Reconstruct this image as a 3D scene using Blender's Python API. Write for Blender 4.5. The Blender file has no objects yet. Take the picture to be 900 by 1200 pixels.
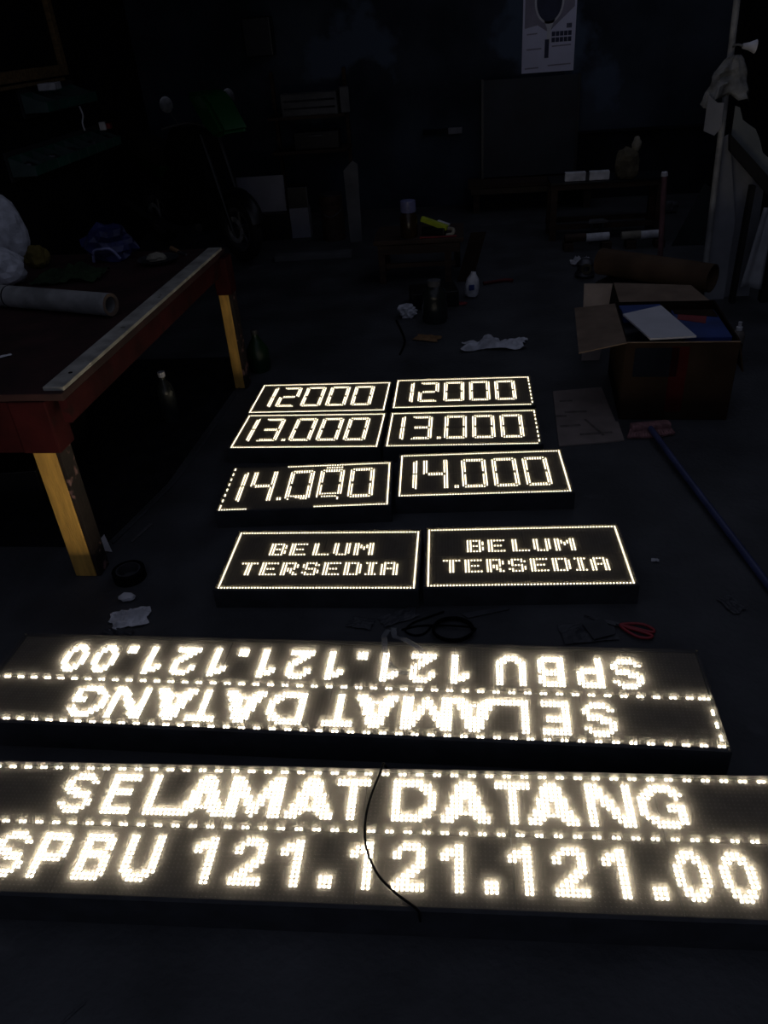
import bpy, bmesh, math, random
from mathutils import Vector, Matrix, noise
random.seed(7)
sc = bpy.context.scene
COL = sc.collection
R = math.radians

# ------------------------------------------------------------------ camera
PITCH, ROLL, YAW, CAM_H = 32.54, 4.55, -7.3, 1.57
cam_d = bpy.data.cameras.new('camera'); cam = bpy.data.objects.new('camera', cam_d); COL.objects.link(cam)
cam_d.sensor_fit = 'VERTICAL'; cam_d.sensor_height = 24.0; cam_d.lens = 18.0
cam_d.clip_start = 0.05; cam_d.clip_end = 100
t, y_, a_ = R(PITCH), R(YAW), R(ROLL)
fw = Vector((math.sin(y_) * math.cos(t), math.cos(y_) * math.cos(t), -math.sin(t)))
rt = Vector((math.cos(y_), -math.sin(y_), 0)); up = rt.cross(fw)
rt2 = rt * math.cos(a_) - up * math.sin(a_); up2 = up * math.cos(a_) + rt * math.sin(a_)
m = Matrix((rt2, up2, -fw)).transposed().to_4x4(); m.translation = (0, 0, CAM_H)
cam.matrix_world = m
sc.camera = cam

# ------------------------------------------------------------------ world and exposure
w = bpy.data.worlds.new('dusk'); sc.world = w; w.use_nodes = True
bg = w.node_tree.nodes['Background']
bg.inputs[0].default_value = (0.78, 0.85, 1.13, 1); bg.inputs[1].default_value = 0.125
sc.view_settings.view_transform = 'Standard'; sc.view_settings.look = 'None'
sc.view_settings.exposure = 0.0; sc.view_settings.gamma = 1.0; sc.view_settings.use_curve_mapping = False
sc.cycles.use_denoising = True
sc.cycles.max_bounces = 6
LED_LONG, LED_SMALL = 32.0, 3.8           # radiance of the lit diodes

# ------------------------------------------------------------------ materials
MATS = {}
def mat(name, col, rough=0.6, var=0.25, scale=8.0, bump=0.0, bscale=60.0, metal=0.0, spec=0.4, col2=None, stretch=None, trans=0.0, alpha=1.0, detail=4.0, wear=None):
    if name in MATS: return MATS[name]
    M = bpy.data.materials.new(name); M.use_nodes = True
    nt = M.node_tree; P = nt.nodes['Principled BSDF']
    tc = nt.nodes.new('ShaderNodeTexCoord'); mp = nt.nodes.new('ShaderNodeMapping')
    nt.links.new(tc.outputs['Object'], mp.inputs[0])
    if stretch: mp.inputs['Scale'].default_value = stretch
    n = nt.nodes.new('ShaderNodeTexNoise'); n.inputs['Scale'].default_value = scale; n.inputs['Detail'].default_value = detail
    nt.links.new(mp.outputs[0], n.inputs['Vector'])
    r = nt.nodes.new('ShaderNodeValToRGB')
    c2 = col2 or tuple(c * (1 - var) for c in col); c1 = tuple(min(1, c * (1 + var)) for c in col) if not col2 else col
    r.color_ramp.elements[0].position = 0.35; r.color_ramp.elements[1].position = 0.68
    r.color_ramp.elements[0].color = (*c2, 1); r.color_ramp.elements[1].color = (*c1, 1)
    nt.links.new(n.outputs['Fac'], r.inputs[0])
    out = r.outputs[0]
    if wear:                                    # (colour, threshold, scale): paint worn through in patches
        n3 = nt.nodes.new('ShaderNodeTexNoise'); n3.inputs['Scale'].default_value = wear[2]; n3.inputs['Detail'].default_value = 6
        nt.links.new(mp.outputs[0], n3.inputs['Vector'])
        r3 = nt.nodes.new('ShaderNodeValToRGB'); r3.color_ramp.elements[0].position = wear[1]; r3.color_ramp.elements[1].position = wear[1] + .04
        nt.links.new(n3.outputs['Fac'], r3.inputs[0])
        mx = nt.nodes.new('ShaderNodeMixRGB'); nt.links.new(r3.outputs[0], mx.inputs[0]); nt.links.new(out, mx.inputs[1])
        mx.inputs[2].default_value = (*wear[0], 1); out = mx.outputs[0]
    nt.links.new(out, P.inputs['Base Color'])
    P.inputs['Roughness'].default_value = rough; P.inputs['Metallic'].default_value = metal
    P.inputs['Specular IOR Level'].default_value = spec
    P.inputs['Transmission Weight'].default_value = trans; P.inputs['Alpha'].default_value = alpha
    if bump:
        n2 = nt.nodes.new('ShaderNodeTexNoise'); n2.inputs['Scale'].default_value = bscale; n2.inputs['Detail'].default_value = 5
        nt.links.new(mp.outputs[0], n2.inputs['Vector'])
        b = nt.nodes.new('ShaderNodeBump'); b.inputs['Strength'].default_value = bump; b.inputs['Distance'].default_value = 0.01
        nt.links.new(n2.outputs['Fac'], b.inputs['Height']); nt.links.new(b.outputs[0], P.inputs['Normal'])
    MATS[name] = M
    return M
def emit(name, col, strength):
    M = bpy.data.materials.new(name); M.use_nodes = True
    P = M.node_tree.nodes['Principled BSDF']
    P.inputs['Base Color'].default_value = (.8, .75, .6, 1); P.inputs['Roughness'].default_value = .3
    P.inputs['Emission Color'].default_value = (*col, 1); P.inputs['Emission Strength'].default_value = strength
    return M

M_FLOOR = mat('concrete_floor', (.052, .054, .060), .62, .35, 3.0, .35, 45, spec=.35, wear=((.082, .084, .092), .66, 2.2))
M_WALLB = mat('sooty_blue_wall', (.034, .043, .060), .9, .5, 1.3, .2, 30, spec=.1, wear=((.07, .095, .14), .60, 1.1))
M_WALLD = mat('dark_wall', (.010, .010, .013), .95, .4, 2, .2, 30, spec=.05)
M_DADO = mat('dado_board', (.014, .015, .020), .8, .4, 3, spec=.1)
M_BLACK = mat('black_case', (.036, .038, .044), .5, .2, 20, spec=.3)
M_FACE = mat('led_module_face', (.108, .094, .080), .55, .10, 30, spec=.25)
M_LENS = mat('unlit_diode_lens', (.125, .102, .078), .35, .1, 30, spec=.5)
def hazy(name, col, k):
    M = bpy.data.materials.new(name); M.use_nodes = True; nt = M.node_tree; nt.nodes.clear()
    o = nt.nodes.new('ShaderNodeOutputMaterial'); mx = nt.nodes.new('ShaderNodeMixShader'); tr = nt.nodes.new('ShaderNodeBsdfTransparent'); tl = nt.nodes.new('ShaderNodeBsdfTranslucent')
    n = nt.nodes.new('ShaderNodeTexNoise'); n.inputs['Scale'].default_value = 25; rr = nt.nodes.new('ShaderNodeMapRange'); rr.inputs[3].default_value = k * .85; rr.inputs[4].default_value = k * 1.15
    tc = nt.nodes.new('ShaderNodeTexCoord'); nt.links.new(tc.outputs['Object'], n.inputs['Vector'])
    nt.links.new(n.outputs['Fac'], rr.inputs[0]); nt.links.new(rr.outputs[0], mx.inputs[0])
    tl.inputs[0].default_value = (*col, 1)
    nt.links.new(tr.outputs[0], mx.inputs[1]); nt.links.new(tl.outputs[0], mx.inputs[2]); nt.links.new(mx.outputs[0], o.inputs[0])
    return M
M_HALO = hazy('halo_sheet_clear', (.93, .895, .85), .115)  # hazy sheet added over the long signs to imitate bloom
M_HALOS = hazy('halo_sheet_tinted', (.95, .84, .62), .15)  # same added sheet, tinted warm for the glow of the small signs
M_LED = emit('lit_diode_bright', (1.0, .868, .64), LED_LONG)
M_LEDS = emit('lit_diode_soft', (1.0, .88, .64), LED_SMALL)
M_RED = mat('dark_red_paint', (.032, .0042, .005), .8, .35, 9, .15, 40, spec=.12, wear=((.02, .005, .005), .64, 12))
M_REDTOP = mat('dusty_red_top', (.030, .010, .010), .75, .4, 7, .15, 40)
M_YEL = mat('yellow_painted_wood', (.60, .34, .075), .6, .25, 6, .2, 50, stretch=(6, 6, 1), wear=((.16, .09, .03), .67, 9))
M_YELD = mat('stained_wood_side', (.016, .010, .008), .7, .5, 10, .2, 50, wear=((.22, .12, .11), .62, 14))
M_ALU = mat('grey_dusty_strip', (.34, .33, .30), .55, .3, 14, .1, 80, wear=((.12, .11, .09), .68, 20))
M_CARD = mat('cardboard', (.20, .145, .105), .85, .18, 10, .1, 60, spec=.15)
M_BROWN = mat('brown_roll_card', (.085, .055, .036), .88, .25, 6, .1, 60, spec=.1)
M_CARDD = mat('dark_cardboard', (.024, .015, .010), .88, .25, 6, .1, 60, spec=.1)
M_CARDW = mat('pale_cardboard', (.24, .20, .185), .85, .15, 9, .1, 60, spec=.15)
M_INK = mat('grey_ink', (.035, .03, .03), .85, .3, 30)
M_WHITE = mat('white_sheet', (.62, .62, .66), .6, .08, 6)
M_WHITE2 = mat('white_plastic', (.55, .56, .62), .45, .25, 18, .3, 40)
M_PAPER = mat('crumpled_paper', (.58, .58, .62), .8, .25, 14, .3, 40)
M_BLUE = mat('blue_print', (.018, .045, .20), .6, .3, 6)
M_REDP = mat('red_print', (.20, .02, .025), .6, .3, 8)
M_BLUEH = mat('blue_handle', (.055, .065, .15), .4, .2, 10)
M_PINK = mat('dusty_pink_bristle', (.24, .12, .125), .85, .3, 40, .4, 120)
M_PVC = mat('grey_white_pole', (.27, .27, .27), .6, .35, 9)
M_PANEL = mat('grey_panel', (.24, .245, .27), .7, .25, 3)
M_PANELB = mat('pale_fibre_sheet', (.20, .215, .215), .65, .2, 3)
M_RAG = mat('grey_rag', (.20, .205, .21), .9, .45, 14, .4, 40)
M_BEAM = mat('black_beam', (.010, .009, .009), .7, .3, 8)
M_GREEN = mat('green_plastic_bin', (.020, .115, .085), .5, .25, 8)
M_GREENM = mat('green_fairing', (.004, .085, .018), .3, .15, 4)
M_TYRE = mat('tyre_rubber', (.008, .008, .008), .85, .2, 30)
M_CHROME = mat('dull_metal', (.30, .30, .31), .35, .3, 20, metal=.9)
M_MBLACK = mat('black_bodywork', (.007, .007, .008), .35, .2, 6)
M_WOOD = mat('dark_wood', (.040, .022, .014), .75, .4, 6, .15, 40, stretch=(1, 6, 6))
M_WOODF = mat('old_frame_wood', (.20, .125, .05), .7, .35, 8, stretch=(1, 6, 6))
M_GREY = mat('grey_board', (.10, .10, .105), .7, .25, 5)
M_SACK = mat('brown_sack', (.10, .085, .055), .95, .35, 12, .5, 50)
M_TAN = mat('tan_cloth', (.26, .24, .19), .9, .2, 10)
M_LIME = mat('lime_plastic', (.42, .52, .03), .5, .2, 12)
M_AMBER = mat('amber_jar', (.035, .020, .008), .25, .3, 6)
M_BLUEW = mat('bluish_film', (.17, .18, .34), .4, .3, 14)
M_NAVY = mat('blue_film', (.022, .026, .10), .35, .4, 12, .3, 30)
M_DGLASS = mat('dark_clear_plastic', (.022, .026, .026), .25, .3, 6)
M_SCAN = mat('pale_cable', (.05, .052, .06), .5, .2, 10)
M_CABLE = mat('black_cable', (.004, .004, .005), .9, .2, 10, spec=.05)
M_TAPE = mat('clear_tape', (.45, .46, .48), .3, .1, 10, alpha=.28)
M_REDH = mat('red_handle', (.33, .03, .04), .4, .2, 10)
M_STEEL = mat('steel', (.10, .10, .11), .4, .2, 20, metal=.7)
M_ORANGE = mat('orange_card', (.24, .135, .06), .85, .2, 8)
M_OLIVE = mat('mustard_cloth', (.12, .09, .015), .8, .3, 10)
M_DKGREEN = mat('green_bottle_plastic', (.006, .03, .01), .35, .3, 8)

# ------------------------------------------------------------------ mesh helpers
def box(bm, c, s, rz=0.0, rx=0.0, ry=0.0, bev=0.0):
    r = bmesh.ops.create_cube(bm, size=1.0)
    mt = Matrix.Translation(c) @ Matrix.Rotation(rz, 4, 'Z') @ Matrix.Rotation(ry, 4, 'Y') @ Matrix.Rotation(rx, 4, 'X') @ Matrix.Diagonal((*s, 1))
    bmesh.ops.transform(bm, matrix=mt, verts=r['verts'])
    if bev:
        es = list({e for v in r['verts'] for e in v.link_edges})
        bmesh.ops.bevel(bm, geom=es, offset=bev, segments=2, affect='EDGES', profile=.6)
def cyl(bm, p0, p1, r0, r1=None, n=16, caps=True):
    r1 = r0 if r1 is None else r1
    p0, p1 = Vector(p0), Vector(p1); d = (p1 - p0); q = d.to_track_quat('Z', 'Y').to_matrix()
    A = [bm.verts.new(p0 + q @ Vector((r0 * math.cos(2 * math.pi * i / n), r0 * math.sin(2 * math.pi * i / n), 0))) for i in range(n)]
    B = [bm.verts.new(p1 + q @ Vector((r1 * math.cos(2 * math.pi * i / n), r1 * math.sin(2 * math.pi * i / n), 0))) for i in range(n)]
    for i in range(n): bm.faces.new((A[i], A[(i + 1) % n], B[(i + 1) % n], B[i]))
    if caps: bm.faces.new(A[::-1]); bm.faces.new(B)
def pipe(bm, p0, p1, ro, ri, n=24):               # hollow tube
    p0, p1 = Vector(p0), Vector(p1); q = (p1 - p0).to_track_quat('Z', 'Y').to_matrix()
    ring = lambda p, r: [bm.verts.new(p + q @ Vector((r * math.cos(2 * math.pi * i / n), r * math.sin(2 * math.pi * i / n), 0))) for i in range(n)]
    L = [ring(p0, ro), ring(p1, ro), ring(p1, ri), ring(p0, ri)]
    for k in range(4):
        a, b = L[k], L[(k + 1) % 4]
        for i in range(n): bm.faces.new((a[i], a[(i + 1) % n], b[(i + 1) % n], b[i]))
def smooth_path(pts, sub=8, closed=False):
    P = [Vector(p) for p in pts]; out = []; n = len(P)
    rng = range(n if closed else n - 1)
    for i in rng:
        g = (lambda k: P[k % n]) if closed else (lambda k: P[max(0, min(n - 1, k))])
        a, b, c, d = g(i - 1), g(i), g(i + 1), g(i + 2)
        for j in range(sub):
            s = j / sub
            out.append(.5 * ((2 * b) + (c - a) * s + (2 * a - 5 * b + 4 * c - d) * s * s + (3 * b - a - 3 * c + d) * s ** 3))
    if not closed: out.append(P[-1])
    return out
def tube(bm, pts, r, n=8, sub=8, closed=False):
    P = smooth_path(pts, sub, closed); rings = []
    for i, p in enumerate(P):
        a = P[i - 1] if (i or closed) else P[0]; b = P[(i + 1) % len(P)] if (closed or i < len(P) - 1) else P[-1]
        d = (b - a).normalized(); u = d.orthogonal() if abs(d.z) > .95 else d.cross(Vector((0, 0, 1)))
        u.normalize(); v = d.cross(u)
        rings.append([bm.verts.new(p + r * (math.cos(2 * math.pi * k / n) * u + math.sin(2 * math.pi * k / n) * v)) for k in range(n)])
    for i in range(len(rings) - (0 if closed else 1)):
        a, b = rings[i], rings[(i + 1) % len(rings)]
        for k in range(n): bm.faces.new((a[k], a[(k + 1) % n], b[(k + 1) % n], b[k]))
    if not closed: bm.faces.new(rings[0][::-1]); bm.faces.new(rings[-1])
def lathe(bm, prof, c=(0, 0, 0), n=20, axis=None):
    q = Vector(axis).to_track_quat('Z', 'Y').to_matrix() if axis else Matrix.Identity(3); c = Vector(c); rings = []
    for r, z in prof:
        rings.append([bm.verts.new(c + q @ Vector((max(r, 1e-4) * math.cos(2 * math.pi * i / n), max(r, 1e-4) * math.sin(2 * math.pi * i / n), z))) for i in range(n)])
    for a, b in zip(rings, rings[1:]):
        for i in range(n): bm.faces.new((a[i], a[(i + 1) % n], b[(i + 1) % n], b[i]))
    bm.faces.new(rings[0][::-1]); bm.faces.new(rings[-1])
def prism(bm, poly, thick, M4=None):               # outline in local XY, extruded along local Z
    M4 = M4 or Matrix.Identity(4)
    a = [bm.verts.new(M4 @ Vector((p[0], p[1], 0))) for p in poly]; b = [bm.verts.new(M4 @ Vector((p[0], p[1], thick))) for p in poly]
    n = len(poly)
    bm.faces.new(a[::-1]); bm.faces.new(b)
    for i in range(n): bm.faces.new((a[i], a[(i + 1) % n], b[(i + 1) % n], b[i]))
def quad_slab(bm, pts, thick):                     # four corners in space, given a thickness along their normal
    P = [Vector(p) for p in pts]; nrm = (P[1] - P[0]).cross(P[-1] - P[0]).normalized() * thick
    a = [bm.verts.new(p) for p in P]; b = [bm.verts.new(p - nrm) for p in P]; n = len(P)
    bm.faces.new(a); bm.faces.new(b[::-1])
    for i in range(n): bm.faces.new((a[i], b[i], b[(i + 1) % n], a[(i + 1) % n]))
def crumple(bm, sx, sy, h, seed, n=14, edge=.25, z0=.004):   # a crumpled sheet lying on something
    V = {}
    for i in range(n + 1):
        for j in range(n + 1):
            u, v = i / n * 2 - 1, j / n * 2 - 1
            k = 1 + edge * noise.noise(Vector((math.atan2(v, u) * 1.3, seed, 0)))
            p = Vector((u * sx / 2 * k, v * sy / 2 * k, 0))
            f = max(0, 1 - max(abs(u), abs(v)) ** 2 * .7)
            p.z = z0 + h * f * abs(noise.noise(Vector((u * 2.7 + seed, v * 2.7, seed * 1.7)))) * 2 + h * .3 * abs(noise.noise(Vector((u * 7 + seed, v * 7, 3))))
            V[i, j] = bm.verts.new(p)
    for i in range(n):
        for j in range(n): bm.faces.new((V[i, j], V[i + 1, j], V[i + 1, j + 1], V[i, j + 1]))
def lump(bm, c, s, seed, amp=.35, freq=1.6, n=3, flat=True):     # bag / sack / crumpled ball
    r = bmesh.ops.create_icosphere(bm, subdivisions=n, radius=1.0)
    for v in r['verts']:
        p = v.co.copy(); k = 1 + amp * noise.noise(p * freq + Vector((seed, 0, 0))) + amp * .5 * noise.noise(p * freq * 2.7 + Vector((0, seed, 0)))
        p *= k
        if flat: p.z = max(p.z, -.82)
        v.co = Vector((p.x * s[0], p.y * s[1], p.z * s[2])) + Vector(c)
def finish(bm, name, m, smooth=False):
    bmesh.ops.recalc_face_normals(bm, faces=bm.faces)
    me = bpy.data.meshes.new(name); bm.to_mesh(me); bm.free()
    for x in (m if isinstance(m, (list, tuple)) else [m]): me.materials.append(x)
    if smooth:
        for p in me.polygons: p.use_smooth = True
    return me
def obj(name, bm, m, parent=None, smooth=False, loc=None, rz=None):
    me = finish(bm, name, m, smooth)
    o = bpy.data.objects.new(name, me); COL.objects.link(o)
    if smooth:
        try: me.set_sharp_from_angle(angle=R(50))
        except Exception: pass
    if parent: o.parent = parent
    if loc is not None: o.location = loc
    if rz is not None: o.rotation_euler = (0, 0, rz)
    return o
def link_mesh(name, me, parent, loc=(0, 0, 0)):
    o = bpy.data.objects.new(name, me); COL.objects.link(o); o.parent = parent; o.location = loc
    return o
def tag(o, label, cat, group=None):
    o['label'] = label; o['category'] = cat
    if group: o['group'] = group
    return o
def thing(name, label, cat, loc=(0, 0, 0), rz=0.0, group=None):
    o = bpy.data.objects.new(name, None); COL.objects.link(o); o.empty_display_size = .1
    o.location = loc; o.rotation_euler = (0, 0, rz)
    return tag(o, label, cat, group)
def struct(o, label=None, cat=None):
    o['kind'] = 'structure'
    if label: o['label'] = label
    if cat: o['category'] = cat
    return o
def B(): return bmesh.new()

# ------------------------------------------------------------------ the room
XL, XR, YB, YF, HW = -3.0, 2.3, 8.0, -1.6, 2.9
b = B(); box(b, ((XL + XR) / 2, (YB + YF) / 2, -.05), (XR - XL + .4, YB - YF + .2, .1)); struct(obj('floor', b, M_FLOOR), 'dark stained concrete floor of the workshop', 'floor')
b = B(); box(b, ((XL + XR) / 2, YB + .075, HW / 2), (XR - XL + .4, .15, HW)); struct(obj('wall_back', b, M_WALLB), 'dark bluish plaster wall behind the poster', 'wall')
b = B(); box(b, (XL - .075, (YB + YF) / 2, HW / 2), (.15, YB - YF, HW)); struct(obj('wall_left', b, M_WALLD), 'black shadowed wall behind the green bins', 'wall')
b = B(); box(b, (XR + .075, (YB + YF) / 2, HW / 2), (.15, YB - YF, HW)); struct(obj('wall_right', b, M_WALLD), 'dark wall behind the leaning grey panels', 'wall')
b = B(); box(b, (1.63, 7.985, .285), (1.34, .03, .57)); box(b, (1.63, 7.97, .58), (1.34, .06, .02)); struct(obj('trim_1', b, M_DADO), 'dark low dado board along the back wall', 'trim')
# unseen roof slab, added to keep sky light off the left rear; the front and right side of the yard lie open to the dusk sky
b = B(); box(b, (-1.55, 5.5, HW + .05), (3.2, 5.2, .1)); struct(obj('shade_roof', b, M_WALLD), 'unseen roof slab added to shade the rear left of the workshop', 'shade_roof')

# ------------------------------------------------------------------ LED signs
P = 0.01
F11 = {
'S': ["..####..",".######.","##....##","##......","####....",".######.","...####.","......##","##....##",".######.","..####.."],
'E': ["#######","#######","##.....","##.....","######.","######.","##.....","##.....","##.....","#######","#######"],
'L': ["##......"] * 9 + ["########"] * 2,
'A': ["....###....","...#####...","...#####...","...#####...","..#######..","..###.###..","..###.###..",".####.####.",".#########.","####...####","###.....###"],
'M': ["###.......###","####.....####","####.....####","#####...#####","#####...#####","######.######","###.##.##.###","###.#####.###","###..###..###","###..###..###","###...#...###"],
'T': ["########"] * 2 + ["...##..."] * 9,
'D': ["#######...","#########.","##....###.","##.....###","##......##","##......##","##......##","##.....###","##....###.","#########.","#######..."],
'N': ["###.....##","####....##","####....##","#####...##","##.###..##","##.###..##","##..###.##","##...##.##","##...#####","##....####","##.....###"],
'G': ["...#####..","..#######.",".###...###","###.....#.","##........","##....####","##....####","##......##",".###....##","..########","...#####.."],
'P': ["######.","#######","##...##","##...##","##...##","#######","######.","##.....","##.....","##.....","##....."],
'B': ["######.","#######","##...##","##...##","######.","#######","##...##","##...##","##...##","#######","######."],
'U': ["##....##"] * 8 + ["###..###",".######.","..####.."],
'1': ["...##",".####","#####","##.##"] + ["...##"] * 7,
'2': ["..####.",".######","##...##","##...##",".....##","....###","...###.","..###..",".###...","#######","#######"],
'0': ["..###..",".#####.",".##.##.","##...##","##...##","##...##","##...##","##...##",".##.##.",".#####.","..###.."],
'.': ["...."] * 8 + ["###."] * 3,
}
F7 = {
'B': ["#####.","##..##","##..##","#####.","##..##","##..##","#####."], 'E': ["######","##....","##....","#####.","##....","##....","######"],
'L': ["##...."] * 6 + ["######"], 'U': ["##..##"] * 6 + [".####."], 'M': ["##...##","###.###","#######","##.#.##","##...##","##...##","##...##"],
'T': ["######","..##..","..##..","..##..","..##..","..##..","..##.."], 'R': ["#####.","##..##","##..##","#####.","####..","##.##.","##..##"],
'S': [".####.","##..##","##....",".####.","....##","##..##",".####."], 'D': ["#####.","##..##","##..##","##..##","##..##","##..##","#####."],
'I': ["####",".##.",".##.",".##.",".##.",".##.","####"], 'A': [".####.","##..##","##..##","######","##..##","##..##","##..##"],
}
def glyph(rows, u, v): return [(u + i, v + j) for j, r in enumerate(rows) for i, ch in enumerate(r) if ch == '#']
SEG = {'2': 'abged', '3': 'abgcd', '4': 'fgbc', '0': 'abcdef'}
def seg7(ch, u, v, H=22, W=10):
    L = set(); mid = H // 2
    if ch == '1':
        L |= {(x, y) for x in (0, 1) for y in range(H) if y != mid - 1}; L -= {(0, 0), (0, H - 1)}
    else:
        s = SEG[ch]
        if 'a' in s: L |= {(x, 0) for x in range(1, W - 1)} | {(x, 1) for x in range(2, W - 2)}
        if 'd' in s: L |= {(x, H - 1) for x in range(1, W - 1)} | {(x, H - 2) for x in range(2, W - 2)}
        if 'g' in s: L |= {(x, mid - 1) for x in range(2, W - 2)} | {(x, mid) for x in range(2, W - 2)}
        for k, x0, x1, lo in (('f', 0, 1, 0), ('b', W - 1, W - 2, 0), ('e', 0, 1, 1), ('c', W - 1, W - 2, 1)):
            if k in s:
                ys = range(1, mid) if not lo else range(mid, H - 1)
                L |= {(x0, y) for y in ys}
                L |= {(x1, y) for y in (range(2, mid - 1) if not lo else range(mid + 1, H - 2))}
        if ch == '4': L |= {(0, 0), (W - 1, 0), (W - 2, 0), (1, 0), (1, 1), (W - 2, 1), (W - 1, H - 1), (W - 2, H - 1), (W - 2, H - 2)}
    return [(u + x, v + y) for x, y in L]
def dome(bm, x, y, z, r, h, n=6, mi=0):
    ra = [bm.verts.new((x + r * math.cos(2 * math.pi * k / n), y + r * math.sin(2 * math.pi * k / n), z)) for k in range(n)]
    rb = [bm.verts.new((x + .72 * r * math.cos(2 * math.pi * k / n), y + .72 * r * math.sin(2 * math.pi * k / n), z + .75 * h)) for k in range(n)]
    tp = bm.verts.new((x, y, z + h))
    for k in range(n):
        bm.faces.new((ra[k], ra[(k + 1) % n], rb[(k + 1) % n], rb[k])).material_index = mi
        bm.faces.new((rb[k], rb[(k + 1) % n], tp)).material_index = mi
def leds(sign, name, cells, W, H, zf, m, label=None):
    bm = B()
    for u, v in cells: dome(bm, (u + .5) * P - W * P / 2, H * P / 2 - (v + .5) * P, zf - .0002, .0034 if W > 64 else .0032, .0024)
    o = obj(name, bm, m, sign); o['kind'] = 'stuff'
    if label: o['label'] = label
    return o
# one LED module: 32 x 16 diodes on a 0.32 x 0.16 m face, shared by every sign
bm = B(); box(bm, (0, 0, -.008), (.3190, .1590, .016), bev=.0006)
for i in range(32):
    for j in range(16):
        x, y = (i + .5) * P - .16, (j + .5) * P - .08
        ra = [bm.verts.new((x + .0026 * math.cos(2 * math.pi * k / 5), y + .0026 * math.sin(2 * math.pi * k / 5), -.0001)) for k in range(5)]
        tp = bm.verts.new((x, y, .0006))
        for k in range(5): bm.faces.new((ra[k], ra[(k + 1) % 5], tp)).material_index = 1
MODULE = finish(bm, 'led_module', [M_FACE, M_LENS])
def sign(name, label, x, y, rz, nx, ny, zf, group=None):
    s = thing(name, label, 'LED sign', (x, y, 0), rz, group)
    W, H = nx * .32, ny * .16; tk = .010
    b = B(); box(b, (0, 0, (zf - .018) / 2 + .0), (W + 2 * tk, H + 2 * tk, zf - .018)); obj('back_case', b, M_BLACK, s)
    b = B(); zt = zf + .0012; h = .0195
    for sx in (-1, 1): box(b, (sx * (W / 2 + tk / 2), 0, zt - h / 2), (tk, H + 2 * tk, h))
    for sy in (-1, 1): box(b, (0, sy * (H / 2 + tk / 2), zt - h / 2), (W, tk, h))
    obj('rim', b, M_BLACK, s)
    zc = zf + (.008 if nx > 2 else .0045)
    b = B(); b.faces.new([b.verts.new((sx * (W / 2 + tk * .5), sy * (H / 2 + tk * .5), zc)) for sx, sy in ((-1, -1), (1, -1), (1, 1), (-1, 1))])  # added sheet that scatters the diode light into halos
    obj('halo_sheet', b, M_HALO if nx > 2 else M_HALOS, s)['label'] = 'thin hazy sheet added over the diodes to spread a glow'
    for sx in (-1, 1):
        for sy in (-1, 1): b = B(); cyl(b, (sx * (W / 2 + tk * .5), sy * (H / 2 + tk * .5), zt - .001), (sx * (W / 2 + tk * .5), sy * (H / 2 + tk * .5), zc + .0006), .003, n=8); obj('halo_sheet_post', b, M_BLACK, s)  # posts that carry the added halo sheet
    for i in range(nx):
        for j in range(ny): link_mesh('led_module', MODULE, s, ((i + .5) * .32 - W / 2, (j + .5) * .16 - H / 2, zf))
    return s
ZS, ZL = .07, .09
def long_sign(label, x, y, rz, ph_top, ph_mid):
    s = sign('long_led_sign', label, x, y, rz, 6, 2, ZL, 'long petrol station signs')
    W, H = 192, 32
    top = [('S', 24), ('E', 35), ('L', 45), ('A', 53), ('M', 64), ('A', 78), ('T', 89), ('D', 102), ('A', 113), ('T', 125), ('A', 132), ('N', 145), ('G', 156)]
    bot = [('S', 15), ('P', 25), ('B', 35), ('U', 45), ('1', 60), ('2', 69), ('1', 79), ('.', 88), ('1', 94), ('2', 103), ('1', 113), ('.', 122), ('1', 127), ('2', 136), ('1', 146), ('.', 155), ('0', 160), ('0', 169)]
    for ch, u in top: leds(s, 'lit_letter', glyph(F11[ch], u, 2), W, H, ZL, M_LED, 'glowing letter %s' % ch)
    for ch, u in bot: leds(s, 'lit_dot' if ch == '.' else ('lit_digit' if ch.isdigit() else 'lit_letter'), glyph(F11[ch], u, 18), W, H, ZL, M_LED, 'glowing dot' if ch == '.' else 'glowing %s %s' % ('digit' if ch.isdigit() else 'letter', ch))
    for nm, v, ph in (('lit_dashes', 0, ph_top), ('lit_dashes', 15, ph_mid)):
        leds(s, nm, [(u, v) for u in range(W) if (u - ph) % 4 < 2 or (v == 15 and u < 3)], W, H, ZL, M_LED, 'dashed line of lights')
    for u in (0, W - 1): leds(s, 'lit_dashes', [(u, v) for v in range(2, 14) if (v - 2) % 4 < 2], W, H, ZL, M_LED, 'dashed line of lights')
    return s
long_sign('long lit sign nearest the camera, SELAMAT DATANG reading upright', -.234, 1.013, R(.4), 3, 1)
long_sign('long lit sign turned upside down, behind the upright long one', -.3589, 1.4489, math.pi + R(-1.41), 0, 0)

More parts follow.
